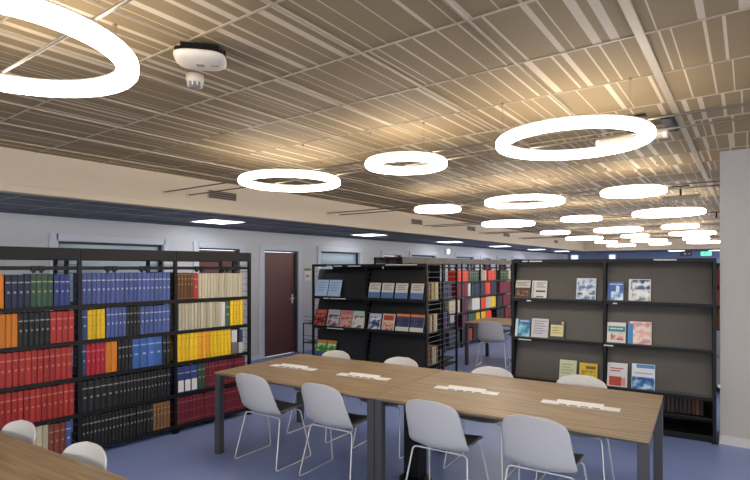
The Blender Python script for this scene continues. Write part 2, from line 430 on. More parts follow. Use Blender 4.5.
# exit lamp, signs
t = thing('exit_lamp', 'small pale green lit emergency lamp high on the left wall', 'lamp', (XW-.001, 13.78, 2.1))
MB().box(0,.05,-.17,.17,0,.14).build('housing', m_white, t)
MB().lathe([(0,0),(.075,0)], 20).build('lens', mat('green_glow', '#cfeee2', .3, emit='#c9ffe6', estr=2.2), t).matrix_local = Matrix.Translation((.052,0,.07)) @ Matrix.Rotation(R(90), 4, 'Y')
def sign(x, y, z, lab, col, gl, e):
    t = thing('exit_sign', lab, 'sign', (x, y, z))
    MB().box(-.2,.2,-.03,.03,0,.2).build('housing', m_dk, t)
    MB().box(-.18,.18,-.035,-.03,.02,.18).build('lit_panel', mat('sign_'+gl, col, .4, emit=col, estr=e), t)
    p = MB().box(-.03,.0,-.038,-.035,.06,.13).box(-.05,.03,-.038,-.035,.1,.115).box(.06,.13,-.038,-.035,.09,.105).box(.11,.13,-.038,-.035,.07,.125).lathe([(0,0),(.018,0)], 10, 0, (0,0,0))
    p = MB().box(-.06,-.02,-.038,-.035,.05,.14).box(-.09,.01,-.038,-.035,.1,.115).box(.05,.13,-.038,-.035,.09,.105).box(.11,.13,-.038,-.035,.07,.125)
    p.build('pictogram', m_white, t)
    MB().tube([(-.12,0,.2),(-.12,0,LZ-z)], .006, 6).build('hanger', m_dk, t); MB().tube([(.12,0,.2),(.12,0,LZ-z)], .006, 6).build('hanger', m_dk, t)
sign(-1.33, 24.0, 2.14, 'bright green lit sign hanging at the far right end', '#4fd39a', 'green', 1.6)
sign(-2.0, 24.0, 2.15, 'dark unlit sign hanging left of the green sign', '#2b3340', 'dark', 0)
for i, (x0, x1) in enumerate([(-7.1,-6.8), (-5.35,-5.1)]):
    o = struct(MB().box(x0-.05,x1+.05,YE-.03,YE-.002,2.0,2.34).build('window_%d' % (20+i), m_trim))
    MB().box(x0,x1,YE-.04,YE-.03,2.04,2.3).build('pane', mat('bright_pane', '#c9d8ff', .3, emit='#c4d6ff', estr=1.3), o)

# ------------------------------------------------------------------ books
BC = {'orange':('#d07a24','#5c3b18',2),'navy':('#232b45','#c9c4b8',0),'green':('#34503f','#d0c48c',0),'royal':('#2f3c78','#c8ccd8',0),'black':('#1d1d20','#b9b7b2',0),
 'red':('#a0302c','#dba28a',0),'cream':('#b3ab94','#6e6552',2),'redbrown':('#7e4033','#c9a184',0),'blue':('#46568c','#dfe2ea',0),'steel':('#2f4670','#c0c8d8',0),
 'yellow':('#dcb41c','#8a6a10',1),'crimson':('#b02236','#d98a80',0),'bright':('#3a60a2','#b9c9ea',0),'tan':('#7c5a3a','#c9a878',3),'brown':('#5d3a1e','#c39a5a',3),
 'white':('#c9c9c6','#777777',2),'amber':('#dc9a22','#8a6a10',1),'grey':('#6f6f72','#c9c9c9',1),'stick':('#31407a','#c8ccd8',0),'burgundy':('#6e1f2e','#b98a84',1),
 'vermilion':('#d8402a','#f0b8a0',1),'plum':('#552340','#c9a0b0',1)}
NM = {'steel':'slate blue','bright':'bright blue','stick':'blue','royal':'royal blue','redbrown':'red brown','vermilion':'bright red','navy':'dark navy','green':'dark green'}
m_pages = mat('page_edges', '#cfc6b0', .8)
def book_mesh(wd, h, dep):
    """cloth-bound volume, spine at y=0 facing -y: rounded spine, two boards, page block"""
    b = MB(); t = .0025; n = 5
    arc = [(-wd/2+wd*i/n, -.007*math.sin(math.pi*i/n)) for i in range(n+1)]
    ring = arc+[(wd/2,dep),(wd/2-t,dep),(wd/2-t,.004),(-wd/2+t,.004),(-wd/2+t,dep),(-wd/2,dep)]
    k = len(ring); vs = [(x,y,0) for x,y in ring]+[(x,y,h) for x,y in ring]
    for i in range(k):
        j = (i+1) % k
        b.add([vs[i],vs[j],vs[k+j],vs[k+i]], [(0,1,2,3)], 0)
    for z, o in ((0,0),(h,k)):
        V = vs[o:o+k]
        b.add(V[:n+1]+[V[n+4-1+0+0], V[n+4]], [tuple(range(n+1))+(n+1,n+2)], 0) if False else None
        sp = V[:n+1]; inner = [V[n+3], V[n+4]]
        b.add(sp+inner, [tuple(range(n+3))], 0)
        b.add([V[n],V[n+1],V[n+2],V[n+3]], [(0,1,2,3)], 0); b.add([V[0],V[n+4],V[n+5],V[n+6]], [(0,1,2,3)], 0)
    b.box(-wd/2+t, wd/2-t, .004, dep-.006, .004, h-.004, 1)
    return b
REST = MB(); RESTM = []
def put_book(key, wd, h, dep, loc, rotz, label, group, lean=0, style=None, rest=False):
    c, band, st = BC[key]
    if style is not None: st = style
    if rest:
        b = book_mesh(wd, h, dep); M = Matrix.Translation(loc) @ Matrix.Rotation(rotz, 4, 'Z')
        mm = spine_mat(key, c, band, 2)
        if mm not in RESTM: RESTM.append(mm)
        i0 = RESTM.index(mm)+1
        o_ = len(REST.v); REST.v += [tuple(M @ Vector(v)) for v in b.v]
        REST.f += [[q+o_ for q in f] for f in b.f]; REST.m += [i0 if q == 0 else 0 for q in b.m]; REST.sm += b.sm
        return None
    o = book_mesh(wd, h, dep).build('book', [spine_mat(key, c, band, st), m_pages])
    o.matrix_world = Matrix.Translation(loc) @ Matrix.Rotation(rotz, 4, 'Z') @ Matrix.Rotation(lean, 4, 'Y')
    o.location = loc
    tag(o, label, 'book', group)
    return o

ROWN = ['top','second','third','fourth','bottom']
def long_bookcase(name, label, loc, rotz, bays, depth, levels, ztop, header, m_head):
    """x local along the run, spines face -y, y local goes back"""
    t = thing(name, label, 'bookcase', loc, rotz)
    x0, x1 = bays[0], bays[-1]
    for i, x in enumerate(bays):
        for y in (.0, depth/2, depth-.03):
            uo = MB().box(x-.016, x+.016, y, y+.03, .012, ztop).build('upright', m_black, t); MB().box(x-.028, x+.028, y-.004, y+.034, 0, .012).build('foot', m_black, uo)
        ld = MB()
        for z in [levels[-1]+.05+.075*k for k in range(int((ztop-levels[-1]-.1)/.075))]:
            ld.tube([(x, .03, z), (x, depth-.03, z)], .003, 5)
        ld.build('side_ladder', m_wire2, t)
    for a, b in zip(bays, bays[1:]):
        for z in levels:
            s = MB().box(a+.016, b-.016, .004, depth-.004, z-.026, z).box(a+.016, b-.016, .0, .005, z-.032, z+.004)
            s.build('shelf_board', m_black2, t)
        MB().box(a+.003, b-.003, -.006, .012, ztop-header, ztop).box(a+.003, b-.003, .012, depth-.012, ztop-.012, ztop-.002).box(a+.003, b-.003, depth-.012, depth+.004, ztop-header, ztop).build('header_panel', m_head, t)
        r = MB().box(a+.016, b-.016, .012, .03, ztop-header-.09, ztop-header-.058)
        r.build('top_rail', m_black, t)
        for q in ((.27,.335),(.62,.68)):
            hk = MB()
            for u in q:
                xx = a+(b-a)*u
                hk.box(xx-.02, xx+.02, .004, .036, ztop-header-.1, ztop-header-.055); hk.box(xx-.01, xx+.01, .012, .03, ztop-header-.115, ztop-header-.092)
            hk.build('bookend_hook', m_black, t)
    return t
m_wire2 = mat('bright_ladder_wire', '#7c7c80', .35, .6)

LP0 = Vector((-4.793, 1.570, 0)); LANG = math.atan2(2.382, .171)
LEV = [1.352, 1.036, .718, .398, .082]
LB = [-.33, .585, 1.483, 2.387]
long_bookcase('bookcase', 'long black steel bookcase full of bound volumes along the left side', LP0, LANG, LB, .6, LEV, 1.85, .1, m_header)
LEFT={
 (0, 0): [(-0.046, 0.029, 1, 'orange'), (0.036, 0.212, 4, 'navy'), (0.212, 0.381, 4, 'green'), (0.385, 0.513, 3, 'royal')] ,
 (0, 1): [(-0.04, -0.001, 1, 'orange'), (-0.001, 0.123, 3, 'orange'), (0.124, 0.358, 6, 'black'), (0.358, 0.544, 4, 'red')] ,
 (0, 2): [(-0.046, 0.529, 13, 'red')] ,
 (0, 3): [(-0.046, 0.544, 14, 'red')] ,
 (0, 4): [(0.161, 0.343, 4, 'cream'), (0.343, 0.473, 3, 'redbrown'), (0.473, 0.521, 1, 'blue')] ,
 (1, 0): [(0.603, 1.43, 20, 'blue')] ,
 (1, 1): [(0.603, 0.651, 1, 'steel'), (0.651, 0.804, 4, 'yellow'), (0.813, 0.993, 5, 'blue'), (0.993, 1.126, 4, 'black'), (1.126, 1.43, 7, 'blue')] ,
 (1, 2): [(0.603, 0.642, 1, 'steel'), (0.642, 0.804, 4, 'crimson'), (0.804, 0.91, 2, 'orange'), (0.915, 1.049, 4, 'black'), (1.049, 1.346, 4, 'bright'), (1.351, 1.43, 2, 'black')] ,
 (1, 3): [(0.603, 0.929, 6, 'black'), (0.929, 1.43, 15, 'black')] ,
 (1, 4): [(0.603, 1.254, 20, 'black'), (1.254, 1.43, 5, 'tan')] ,
 (2, 0): [(1.503, 1.683, 5, 'brown'), (1.683, 1.74, 1, 'red'), (1.74, 2.305, 16, 'cream')] ,
 (2, 1): [(1.516, 2.018, 14, 'cream'), (2.018, 2.068, 1, 'white'), (2.068, 2.133, 1, 'green'), (2.133, 2.305, 4, 'yellow')] ,
 (2, 2): [(1.503, 1.74, 5, 'yellow'), (1.74, 1.883, 3, 'amber'), (1.883, 2.145, 6, 'yellow')] ,
 (2, 3): [(1.503, 1.729, 3, 'stick'), (1.735, 1.823, 2, 'green'), (1.823, 2.332, 13, 'burgundy')] ,
 (2, 4): [(1.503, 2.345, 19, 'burgundy')] ,
}
BAYN = ['nearest bay', 'middle bay', 'far bay']
HT = {(0,0):.275,(1,0):.275,(2,0):.27,(2,2):.285,(1,2):.285,(1,4):.268,(2,3):.27,(2,4):.268}
ldir = Vector((math.cos(LANG), math.sin(LANG), 0)); lback = Vector((-math.sin(LANG), math.cos(LANG), 0))
def run_row(segs, P0, dirv, back, ang, z, hbase, labf, group, dep=.2, rest=False):
    n_in_row = 0
    for s0, s1, n, key in segs:
        w = (s1-s0)/n; hseg = hbase*(1+rnd.uniform(-.02,.02))
        for i in range(n):
            wd = w-.0035
            hh = hseg*(1+rnd.uniform(-.004,.004)); lean = 0
            p = P0+dirv*(s0+w*(i+.5))+back*(.012+rnd.uniform(0,.006))
            o = put_book(key, wd, hh, dep, (p.x,p.y,z+.0006), ang, labf(key, n_in_row, i, n), group, lean, None, rest)
            if key == 'stick':
                st = MB().box(-wd*.42, wd*.42, -.0085, -.0075, hh*.05, hh*.48); st.build('call_number_sticker', m_white, o)
            n_in_row += 1
def cname(k): return NM.get(k, k)
for (bay, row), segs in LEFT.items():
    labf = lambda key, n, i, tot, bay=bay, row=row: '%s bound volume, %s from left on the %s shelf of the %s' % (cname(key), ORD[n], ROWN[row], BAYN[bay])
    run_row(segs, LP0, ldir, lback, LANG, LEV[row], HT.get((bay,row), .272), labf, 'bound volumes on the %s shelf of the %s, left bookcase' % (ROWN[row], BAYN[bay]))
# boxes at the right end of the yellow row
for i, (s, wd, h, c, lab) in enumerate([(2.19,.07,.13,'#68686a','dark grey box file under a white one, right of the yellow volumes'), (2.275,.05,.12,'#b9b9b4','pale box file at the right end of the yellow volumes')]):
    p = LP0+ldir*s+lback*.02
    o = MB().box(-wd/2,wd/2,0,.2,0,h).build('box_file', mat('box_file_%d' % i, c, .6), None, (p.x,p.y,LEV[2]+.0006), LANG); tag(o, lab, 'box')
    c2 = ['#c9c9cc','#27304e'][i]
    o = MB().box(-wd/2,wd/2,0,.2,0,.135).build('box_file', mat('box_file_b%d' % i, c2, .6), None, (p.x,p.y,LEV[2]+h+.0012), LANG)
    tag(o, ['white box file standing on a dark grey one, right of the yellow volumes','dark blue box file on top of the pale one, end of the yellow row'][i], 'box')

# far bookcase with red volumes
RX = -4.87; RY = 7.55; RLEV = [1.39, 1.07, .75, .43, .11]
RB = [0, .78, 1.56, 2.33, 3.25, 4.17, 5.12]
m_headg = mat('grey_brown_header', '#574f49', .6)
long_bookcase('bookcase', 'far bookcase with grey headers holding red and dark volumes, behind the magazine rack', (RX, RY, 0), R(90), RB, .6, RLEV, 1.87, .11, m_headg)
RED={
 0: [(9.627, 9.86, 3, 'vermilion'), (9.90, 10.193, 3, 'vermilion'), (10.242, 10.703, 5, 'green'), (10.83, 11.139, 3, 'cream'), (11.252, 11.69, 5, 'vermilion'), (11.97, 12.421, 5, 'green'), (12.488, 12.65, 2, 'cream')] ,
 1: [(9.673, 9.86, 2, 'burgundy'), (9.90, 10.144, 3, 'burgundy'), (10.193, 10.292, 1, 'white'), (10.342, 10.78, 5, 'navy'), (10.83, 11.055, 2, 'navy'), (11.083, 11.367, 3, 'vermilion'), (11.425, 11.70, 3, 'navy'), (11.938, 12.623, 7, 'burgundy')] ,
 2: [(9.30, 9.788, 4, 'cream'), (9.92, 10.144, 3, 'plum'), (10.392, 10.78, 4, 'white'), (10.83, 11.083, 2, 'vermilion'), (11.111, 11.425, 4, 'cream'), (11.425, 11.68, 3, 'yellow'), (11.784, 12.096, 3, 'black'), (12.16, 12.623, 5, 'burgundy')] ,
 3: [(9.92, 10.144, 2, 'plum'), (10.193, 10.546, 4, 'green'), (10.598, 10.78, 2, 'yellow'), (10.83, 11.083, 3, 'yellow'), (11.111, 11.425, 3, 'vermilion'), (11.76, 12.225, 5, 'black'), (12.29, 12.65, 4, 'burgundy')] ,
 4: [(9.30, 9.78, 5, 'navy'), (9.92, 10.144, 2, 'black'), (10.168, 10.392, 2, 'red'), (10.443, 10.756, 3, 'black')] ,
}
for row, segs in RED.items():
    labf = lambda key, n, i, tot, row=row: '%s volume, %s from left on the %s shelf of the far bookcase' % (cname(key), ORD[n], ROWN[row])
    run_row(segs, Vector((RX,0,0)), Vector((0,1,0)), Vector((-1,0,0)), R(90), RLEV[row], .235 if row < 1 else .27 if row < 2 else .26, labf, 'volumes on the %s shelf of the far bookcase' % ROWN[row], .2, row > 0)

# ------------------------------------------------------------------ magazine racks
m_pan = mat('grey_brown_display_panel', '#4b4743', .42, 0, .12, 6)
m_pan2 = mat('black_display_panel', '#131419', .35, 0, .1, 6)
m_tagw = mat('white_label_strip', '#c9cac6', .5)
def rack(label, loc, rotz, zl, pm, ztop, tilt=.12, ph=.42, double=False, tags=()):
    t = thing('magazine_rack', label, 'magazine rack', loc, rotz)
    D = 1.12 if double else .5
    for x in (.0, .965, 1.93):
        for y in ([0, D/2, D-.03] if double else [0, D-.03]):
            uo = MB().box(x-.015, x+.015, y, y+.03, .012, ztop).build('upright', m_black, t); MB().box(x-.024, x+.024, y-.004, y+.034, 0, .012).build('foot', m_black, uo)
        ld = MB()
        z = .12
        while z < ztop-.05:
            ld.tube([(x,.03,z),(x,D-.03,z)], .003, 5); z += .075
        ld.build('side_ladder', m_wire2, t)
        if not double:
            MB().box(x-.012, x+.012, .03, .2, .03, ztop-.03).build('side_cheek', m_black2, t)
    for bi, (a, b) in enumerate(((.015,.95),(.98,1.915))):
        MB().box(a-.012, b+.012, -.006, .03, ztop-.038, ztop).box(a-.012, b+.012, .03, D, ztop-.012, ztop).build('top_cover', m_black2, t)
        for z in zl:
            p = MB(); an = math.atan2(tilt, ph); 
            M = Matrix.Translation((0, .03, z)) @ Matrix.Rotation(-an, 4, 'X')
            L_ = math.hypot(tilt, ph)
            p.box(a+.002, b-.002, 0, .008, 0, L_, 0, M)
            p.build('display_panel', pm, t)
            l = MB().box(a, b, -.035, .045, z-.032, z-.008).box(a, b, -.04, -.032, z-.032, z+.012)
            lo_ = l.build('ledge', [m_black2], t, bevel=.002)
            MB().box(a, b, -.0405, -.0395, z+.002, z+.010).build('ledge_strip', pm, lo_)
            MB().box(a, b, .045, D*.45, z-.03, z-.018).build('inner_shelf', m_black2, t)
        MB().box(a, b, .02, D-.02, .215, .237).box(a, b, .0, D-.01, .05, .072).box(a, b, .04, .06, 0, .05).build('bottom_shelf', m_black2, t)
        if double:
            MB().box(a, b, D*.45, D*.45+.012, .08, ztop-.02).build('middle_sheet', m_black2, t)
        else:
            MB().box(a, b, D-.012, D, .05, ztop-.02).build('back_sheet', m_black2, t)
    for (x, z, wd, yy) in tags:
        MB().box(x, x+wd, yy-.0015, yy, z, z+.013).build('label_strip', m_tagw, t)
    return t
DO = Vector((-2.18,5.70,0)); A5 = R(5)
DZ = [1.335, .897, .445]
rack('wide black magazine rack with grey brown sloping panels beside the grey pier', DO, A5, DZ, m_pan, 1.772,
     tags=[(.11,1.745,.06,-.0065),(.19,1.745,.14,-.0065),(1.42,1.752,.2,-.0065),(.17,1.306,.05,-.041),(.08,.868,.14,-.041),(.955+.01,.868,.09,-.041),(1.05,1.306,.04,-.041)])
MO = Vector((-5.47,5.92,0)); MZ = [1.24, .79, .335]
rack('black double-sided magazine rack with dark sloping panels right of the red door', MO, A5, MZ, m_pan2, 1.735, double=True,
     tags=[(.27,1.70,.1,-.0065),(.40,1.70,.15,-.0065),(.66,1.70,.22,-.0065),(1.30,1.715,.5,-.0065),(.24,1.213,.1,-.041),(.36,1.213,.28,-.041),(.30,.763,.3,-.041)])

# magazines leaning on the sloping panels
COVN = [0]
def flat(name, col): return mat(name, col, .35, 0, .06, 90)
def magazine(O, x0, w, h, z, back, patches, label, group, name='magazine', th=.008, tilt=.12, ph=.42):
    an = math.atan2(tilt, ph)
    M = Matrix.Translation(O) @ Matrix.Rotation(A5, 4, 'Z') @ Matrix.Translation((x0, -.012, z-.004)) @ Matrix.Rotation(-an*1.0, 4, 'X')
    o = MB().box(0, w, 0, th, 0, h).box(.001, w-.001, .001, th-.001, -.0001, h+.0001).build(name, flat('cover_%s' % back, back))
    o.matrix_world = M
    tag(o, label, 'magazine', group)
    for nm, (u0, u1, v0, v1, c) in patches:
        mm = noise_cover(c) if isinstance(c, tuple) else flat('print_%s' % c, c)
        MB().box(w*u0, w*u1, -.0008, 0, h*v0, h*v1).build(nm, mm, o)
    return o
NC = {}
def noise_cover(c):
    if c in NC: return NC[c]
    m = bpy.data.materials.new('cover_picture'); m.use_nodes = True; nt = m.node_tree; N = nt.nodes; L = nt.links; b = N['Principled BSDF']
    b.inputs['Roughness'].default_value = .35
    tc = N.new('ShaderNodeTexCoord'); nz = N.new('ShaderNodeTexNoise'); nz.inputs['Scale'].default_value = c[3] if len(c) > 3 else 14; nz.inputs['Detail'].default_value = 2
    L.new(tc.outputs['Object'], nz.inputs['Vector'])
    rp = N.new('ShaderNodeValToRGB'); rp.color_ramp.elements[0].position = .38; rp.color_ramp.elements[0].color = lin(c[0])
    rp.color_ramp.elements[1].position = .62; rp.color_ramp.elements[1].color = lin(c[2]); e = rp.color_ramp.elements.new(.5); e.color = lin(c[1])
    L.new(nz.outputs['Fac'], rp.inputs[0]); L.new(rp.outputs[0], b.inputs['Base Color']); NC[c] = m
    return m
def lines(n, u0, u1, v0, v1, c='#6f6f74'):
    out = []
    for i in range(n):
        v = v1-(v1-v0)*(i+.2)/n
        out.append(('text_line', (u0, u1-(.15 if i % 2 else 0), v-(v1-v0)*.45/n, v, c)))
    return out
gD = 'magazines on the wide rack beside the pier'; gM = 'magazines on the black rack by the red door'
magazine(DO,.027,.165,.215,DZ[0],'#c9c4b8',[('picture',(0,1,0,.6,'#3a2320')),('picture',(.15,.85,.15,.42,('#3a2320','#b06a2c','#d0904a',22)))]+lines(3,.08,.92,.68,.92),'magazine with cream title and dark brown picture, far left of the upper ledge',gD)
magazine(DO,.212,.165,.212,DZ[0],'#cfcec9',[('picture',(.28,.9,.38,.47,'#2c2a28')),('picture',(.3,.8,.1,.16,'#4a4a4c')),('title_band',(.05,.15,.05,.95,'#a9a9a6'))]+lines(3,.3,.9,.6,.92),'white magazine with dark bars, second from left on the upper ledge',gD)
magazine(DO,.685,.195,.245,DZ[0],'#cfd6dc',[('picture',(.04,.96,.04,.96,('#dfe3e4','#b9c9d8','#5a76a8',18))),('title_band',(.06,.3,.26,.36,'#22375e')),('title_band',(.66,.94,.26,.36,'#22375e'))],'white and pale blue mosaic magazine alone at the right of the upper left panel',gD)
magazine(DO,.998,.15,.21,DZ[0],'#2c55a0',[('picture',(.2,.95,.03,.5,('#3a7ac0','#9fc8e0','#e8f0f4',12))),('picture',(.5,.72,.5,.8,'#c9d9ea'))]+lines(1,.1,.9,.82,.92,'#c9d6ea'),'blue magazine with white waterfall picture, upper ledge of the right bay',gD)
magazine(DO,1.193,.2,.24,DZ[0],'#d3d8da',[('picture',(.1,.97,.55,.97,('#1e3358','#3f5f8a','#dde3e6',14))),('picture',(.15,.95,.04,.55,('#e3e6e4','#cfd4d4','#7a8288',16)))],'white magazine with dark navy splash at top, upper ledge of the right bay',gD)
magazine(DO,.027,.165,.21,DZ[1],'#2e6f9c',[('picture',(.2,.98,.05,.8,('#2a628f','#4f9fbe','#9fd0d8',10))),('title_band',(0,.16,0,1,'#cfdde0'))]+lines(1,.3,.9,.84,.94,'#c9e0ea'),'blue green magazine with white left edge, far left of the middle ledge',gD)
magazine(DO,.207,.185,.225,DZ[1],'#c3c3c6',lines(6,.14,.86,.2,.92,'#8d8d94'),'pale grey magazine with lines of text, middle ledge of the left bay',gD)
magazine(DO,.403,.16,.21,DZ[1],'#3c3a38',[('title_band',(.1,.92,.18,.78,'#d9cf9a')),('title_band',(.78,.95,.82,.96,'#c9b866'))]+lines(3,.2,.8,.28,.68,'#8f8450'),'dark magazine with a cream yellow label, middle ledge of the left bay',gD)
magazine(DO,.99,.175,.225,DZ[1],'#d3d3d2',[('title_band',(.06,.97,.56,.82,'#2f8488')),('picture',(.2,.9,.18,.5,('#d6cfcb','#c98070','#8f4038',16)))]+lines(1,.14,.85,.64,.76,'#cfe6e6'),'white magazine with teal title band and red oval picture, left on the right bay',gD)
magazine(DO,1.185,.215,.245,DZ[1],'#d9c6bd',[('picture',(.22,.98,.03,.97,('#d9a9a0','#e6d6c9','#c98f98',12))),('title_band',(0,.22,.03,.9,'#2c83c0')),('title_band',(0,.08,.9,1,'#b03a30'))],'pink map-like magazine with blue left edge, middle ledge of the right bay',gD)
magazine(DO,.509,.175,.24,DZ[2],'#c6cba6',lines(4,.12,.8,.35,.85,'#a3a986'),'pale green magazine on the lowest ledge behind a white chair',gD)
magazine(DO,.715,.178,.225,DZ[2],'#dcb81e',[('title_band',(.35,.9,.72,.86,'#7a4a20')),('picture',(.1,.9,.1,.65,('#d8b418','#c9a02a','#7f8a2c',18)))],'yellow magazine with brown title, lowest ledge of the left bay',gD)
magazine(DO,.99,.19,.255,DZ[2],'#d3d3d6',[('picture',(.1,.7,.08,.45,'#b8402e')),('picture',(.7,.9,.1,.42,'#d89a86'))]+lines(2,.15,.8,.62,.82,'#b0504a'),'white magazine with a red square, lowest ledge of the right bay',gD)
magazine(DO,1.22,.21,.265,DZ[2],'#d6dae0',[('picture',(.02,.98,.03,.5,('#1f4f94','#4a86c0','#b9d6ea',14))),('picture',(.2,.98,.84,.98,'#4f86b4'))]+lines(1,.12,.9,.6,.68,'#8f96a0'),'blue and white magazine with water picture, lowest ledge of the right bay',gD)
# rack by the door
for x, l in ((.043,'left'),(.285,'right')):
    magazine(MO,x,.225,.27,MZ[0],'#a9c0dc',lines(4,.15,.85,.3,.9,'#7f9cc4'),'pale blue magazine, %s of the pair on the upper ledge by the red door' % l,gM)
for i, x in enumerate((1.006,1.224,1.445,1.69)):
    magazine(MO,x,.19,.235,MZ[0],'#c3c1ba',[('title_band',(0,1,0,.42,'#4f6f9f'))]+lines(3,.14,.86,.55,.92,'#8c8a84'),'white magazine with blue lower half, %s of four on the upper ledge' % ['first','second','third','last'][i],gM)
for i, (x, bk, pc, lab) in enumerate([(.02,'#7e3a30',('#2e1614','#7a2a1e','#b0604a',16),'dark red magazine, far left of the middle ledge by the red door'),(.265,'#b4b2b2',('#b9b9ba','#8a7c7c','#4a3030',14),'grey magazine with dark dome picture, second from left on the middle ledge'),(.495,'#b98078',('#c98f80','#b9a294','#8f3a30',18),'pink and red magazine, third from left on the middle ledge'),(.72,'#a9b6ac',('#b9c2b6','#cfcfc6','#7a4a38',14),'pale green magazine with brown picture, fourth from left on the middle ledge')]):
    tcol = ['#b8584a','#9fa3ad','#c4605a','#8fc2ae'][i]
    magazine(MO,x,.215,.265,MZ[1],bk,[('picture',(.06,.94,.05,.72,pc)),('title_band',(.06,.94,.78,.95,tcol))],lab,gM)
magazine(MO,1.006,.2,.24,MZ[1],'#aab4c4',[('picture',(.05,.95,.05,.8,('#1e2a4a','#5a6a8a','#d3d8de',16))),],'navy and white patterned magazine on the middle ledge, right bay',gM)
magazine(MO,1.232,.2,.245,MZ[1],'#c9b4a4',[('picture',(.06,.92,.05,.5,('#b0604a','#d9b9a4','#8f4a38',20))),('title_band',(.1,.9,.62,.92,'#a2402e'))],'red brown and cream magazine beside the navy one, right bay',gM)
for x, l in ((1.455,'left'),(1.68,'right')):
    magazine(MO,x,.205,.255,MZ[1],'#c9c9c6',[('title_band',(0,1,.86,1,'#d07a3a')),('picture',(0,1,.28,.86,('#232a48','#39406a','#4a3a50',10)))],'dark blue magazine with orange top strip, %s of the matching pair' % l,gM)
for x, l in ((.043,'left'),(.235,'right')):
    magazine(MO,x,.185,.25,MZ[2],'#3f8a3c',[('title_band',(.02,.98,.84,.98,'#d0743a')),('picture',(.05,.95,.3,.8,('#2f7a34','#4a9a3a','#c9d6a0',14))),('picture',(.05,.95,.02,.28,'#3a5a8a'))],'green magazine with orange top strip, %s of the pair on the lowest ledge' % l,gM)

# books seen through the open side of the rack by the door
mdir = Vector((math.cos(A5), math.sin(A5), 0)); mback = Vector((-math.sin(A5), math.cos(A5), 0))
SIDE = [(1.215, [('tan',.17,.045),('brown',.225,.045),('yellow2',.29,.045),('cream',.40,.045),('cream',.455,.05),('cream',.64,.05),('steel',.70,.05),('navy',.76,.06),('navy',.83,.06),('steel',.895,.055),('plum',.95,.05)]),
        (.765, [('tan',.17,.04),('cream',.24,.04),('brown',.30,.04),('cream',.36,.04),('cream',.42,.04),('navy',.66,.05),('plum',.72,.05),('steel',.78,.05),('black',.86,.05)]),
        (.31, [('tan',.17,.04),('brown',.24,.04),('cream',.31,.04),('cream',.38,.04),('tan',.44,.04)])]
BC['umber'] = ('#33261c','#6e6552',2); BC['yellow2'] = ('#b9a860','#6e6552',2); NM['yellow2'] = 'pale yellow'
for lv, (z, bl) in enumerate(SIDE):
    P = MO+mdir*1.90
    for i, (k, yy, wd) in enumerate(bl):
        p = P+mback*yy
        put_book(k, wd-.002, .25, .17, (p.x,p.y,z+.008), A5+R(90), '%s book inside the open side of the black rack, %s from left, %s level' % (cname(k), ORD[i], ['upper','middle','lower'][lv]), 'books inside the side of the black rack', 0, None, lv > 0 or i > 8)
    o = MB().box(1.70,1.912,.2,1.06,z-.012,z+.007).build('side_shelf', m_black2, [q for q in COL.objects if q.name.startswith('magazine_rack') and 'double' in q['label']][0])
# dark files under the right rack
for i in range(24):
    p = DO+Matrix.Rotation(A5,3,'Z') @ Vector((1.0+i*.036, .1, .2375))
    k = rnd.choice(['umber','black','umber','black','brown'])
    put_book(k, .034, rnd.uniform(.15,.17), .22, (p.x,p.y,p.z), A5, '%s thin volume, %s from left on the low shelf under the sloping panels' % (cname(k), ORD[i]), 'thin volumes on the low shelf of the wide rack', 0, 2, True)

# small black wire rack left of the black rack
t = thing('wire_rack', 'low black wire rack standing between the red door and the magazine rack', 'rack', (-5.86,6.12,0), A5)
for x in (0,.3):
    for y in (0,.45): MB().tube([(x,y,0),(x,y,.78)], .01, 8).build('post', m_black, t)
for z in (.15,.46,.77):
    s = MB().box(-.01,.31,-.01,.46,z,z+.012)
    s.build('tray', m_black, t)
    for k in (.06,.12): MB().tube([(0,0,z+k),(.3,0,z+k)], .004, 6).build('wire', m_black, t)
# small grey sign by the door
t = thing('door_sign', 'small white door sign with green top on the wall right of the red door', 'sign', (XW+.001, 7.73, 1.42))
MB().box(0,.02,-.1,.1,0,.25).build('plate', m_white, t); MB().box(.02,.022,-.1,.1,.2,.25).build('header', mat('door_sign_header', '#6a8a62', .5), t)
MB().box(.02,.021,-.06,.05,.1,.115).box(.02,.021,-.06,.03,.07,.085).build('text_line', m_dk, t)

# back bookcase glimpsed past the right rack
BX = -.82; BY = 8.3
t = thing('bookcase', 'bookcase glimpsed through the gap between the wide rack and the grey pier', 'bookcase', (BX,BY,0))
MB().box(0,.95,.28,.3,0,1.75).build('back_sheet', mat('grey_back', '#8f9099', .6), t)
for x in (0,.93): MB().box(x,x+.02,0,.3,0,1.75).build('side_panel', m_black2, t)
for z in (.1,.5,.86,1.16,1.44,1.74): MB().box(.02,.93,0,.28,z-.02,z).build('shelf_board', m_black2, t)
MB().box(.02,.93,.0,.02,.1,.84).build('front_panel', mat('grey_panel', '#a4a6ad', .6), t)
bk = ['vermilion','cream','redbrown','white','tan','burgundy','green','cream','brown']
for r_, z in enumerate((1.16,1.44,.86)):
    for i in range(0, 3):
        k = bk[(i*2+r_*3) % 9]
        put_book(k, .046, .22, .18, (BX+.435+i*.05, BY+.03, z+.001), 0, '%s book in the glimpsed far bookcase, %s from left, %s shelf' % (cname(k), ORD[i], ['second','top','third'][r_]), 'books in the glimpsed far bookcase', 0, None, True)

o = REST.build('books', [m_pages]+RESTM); o['kind'] = 'stuff'
tag(o, 'remaining small volumes on the lower far shelves and inside the two magazine racks', 'books')
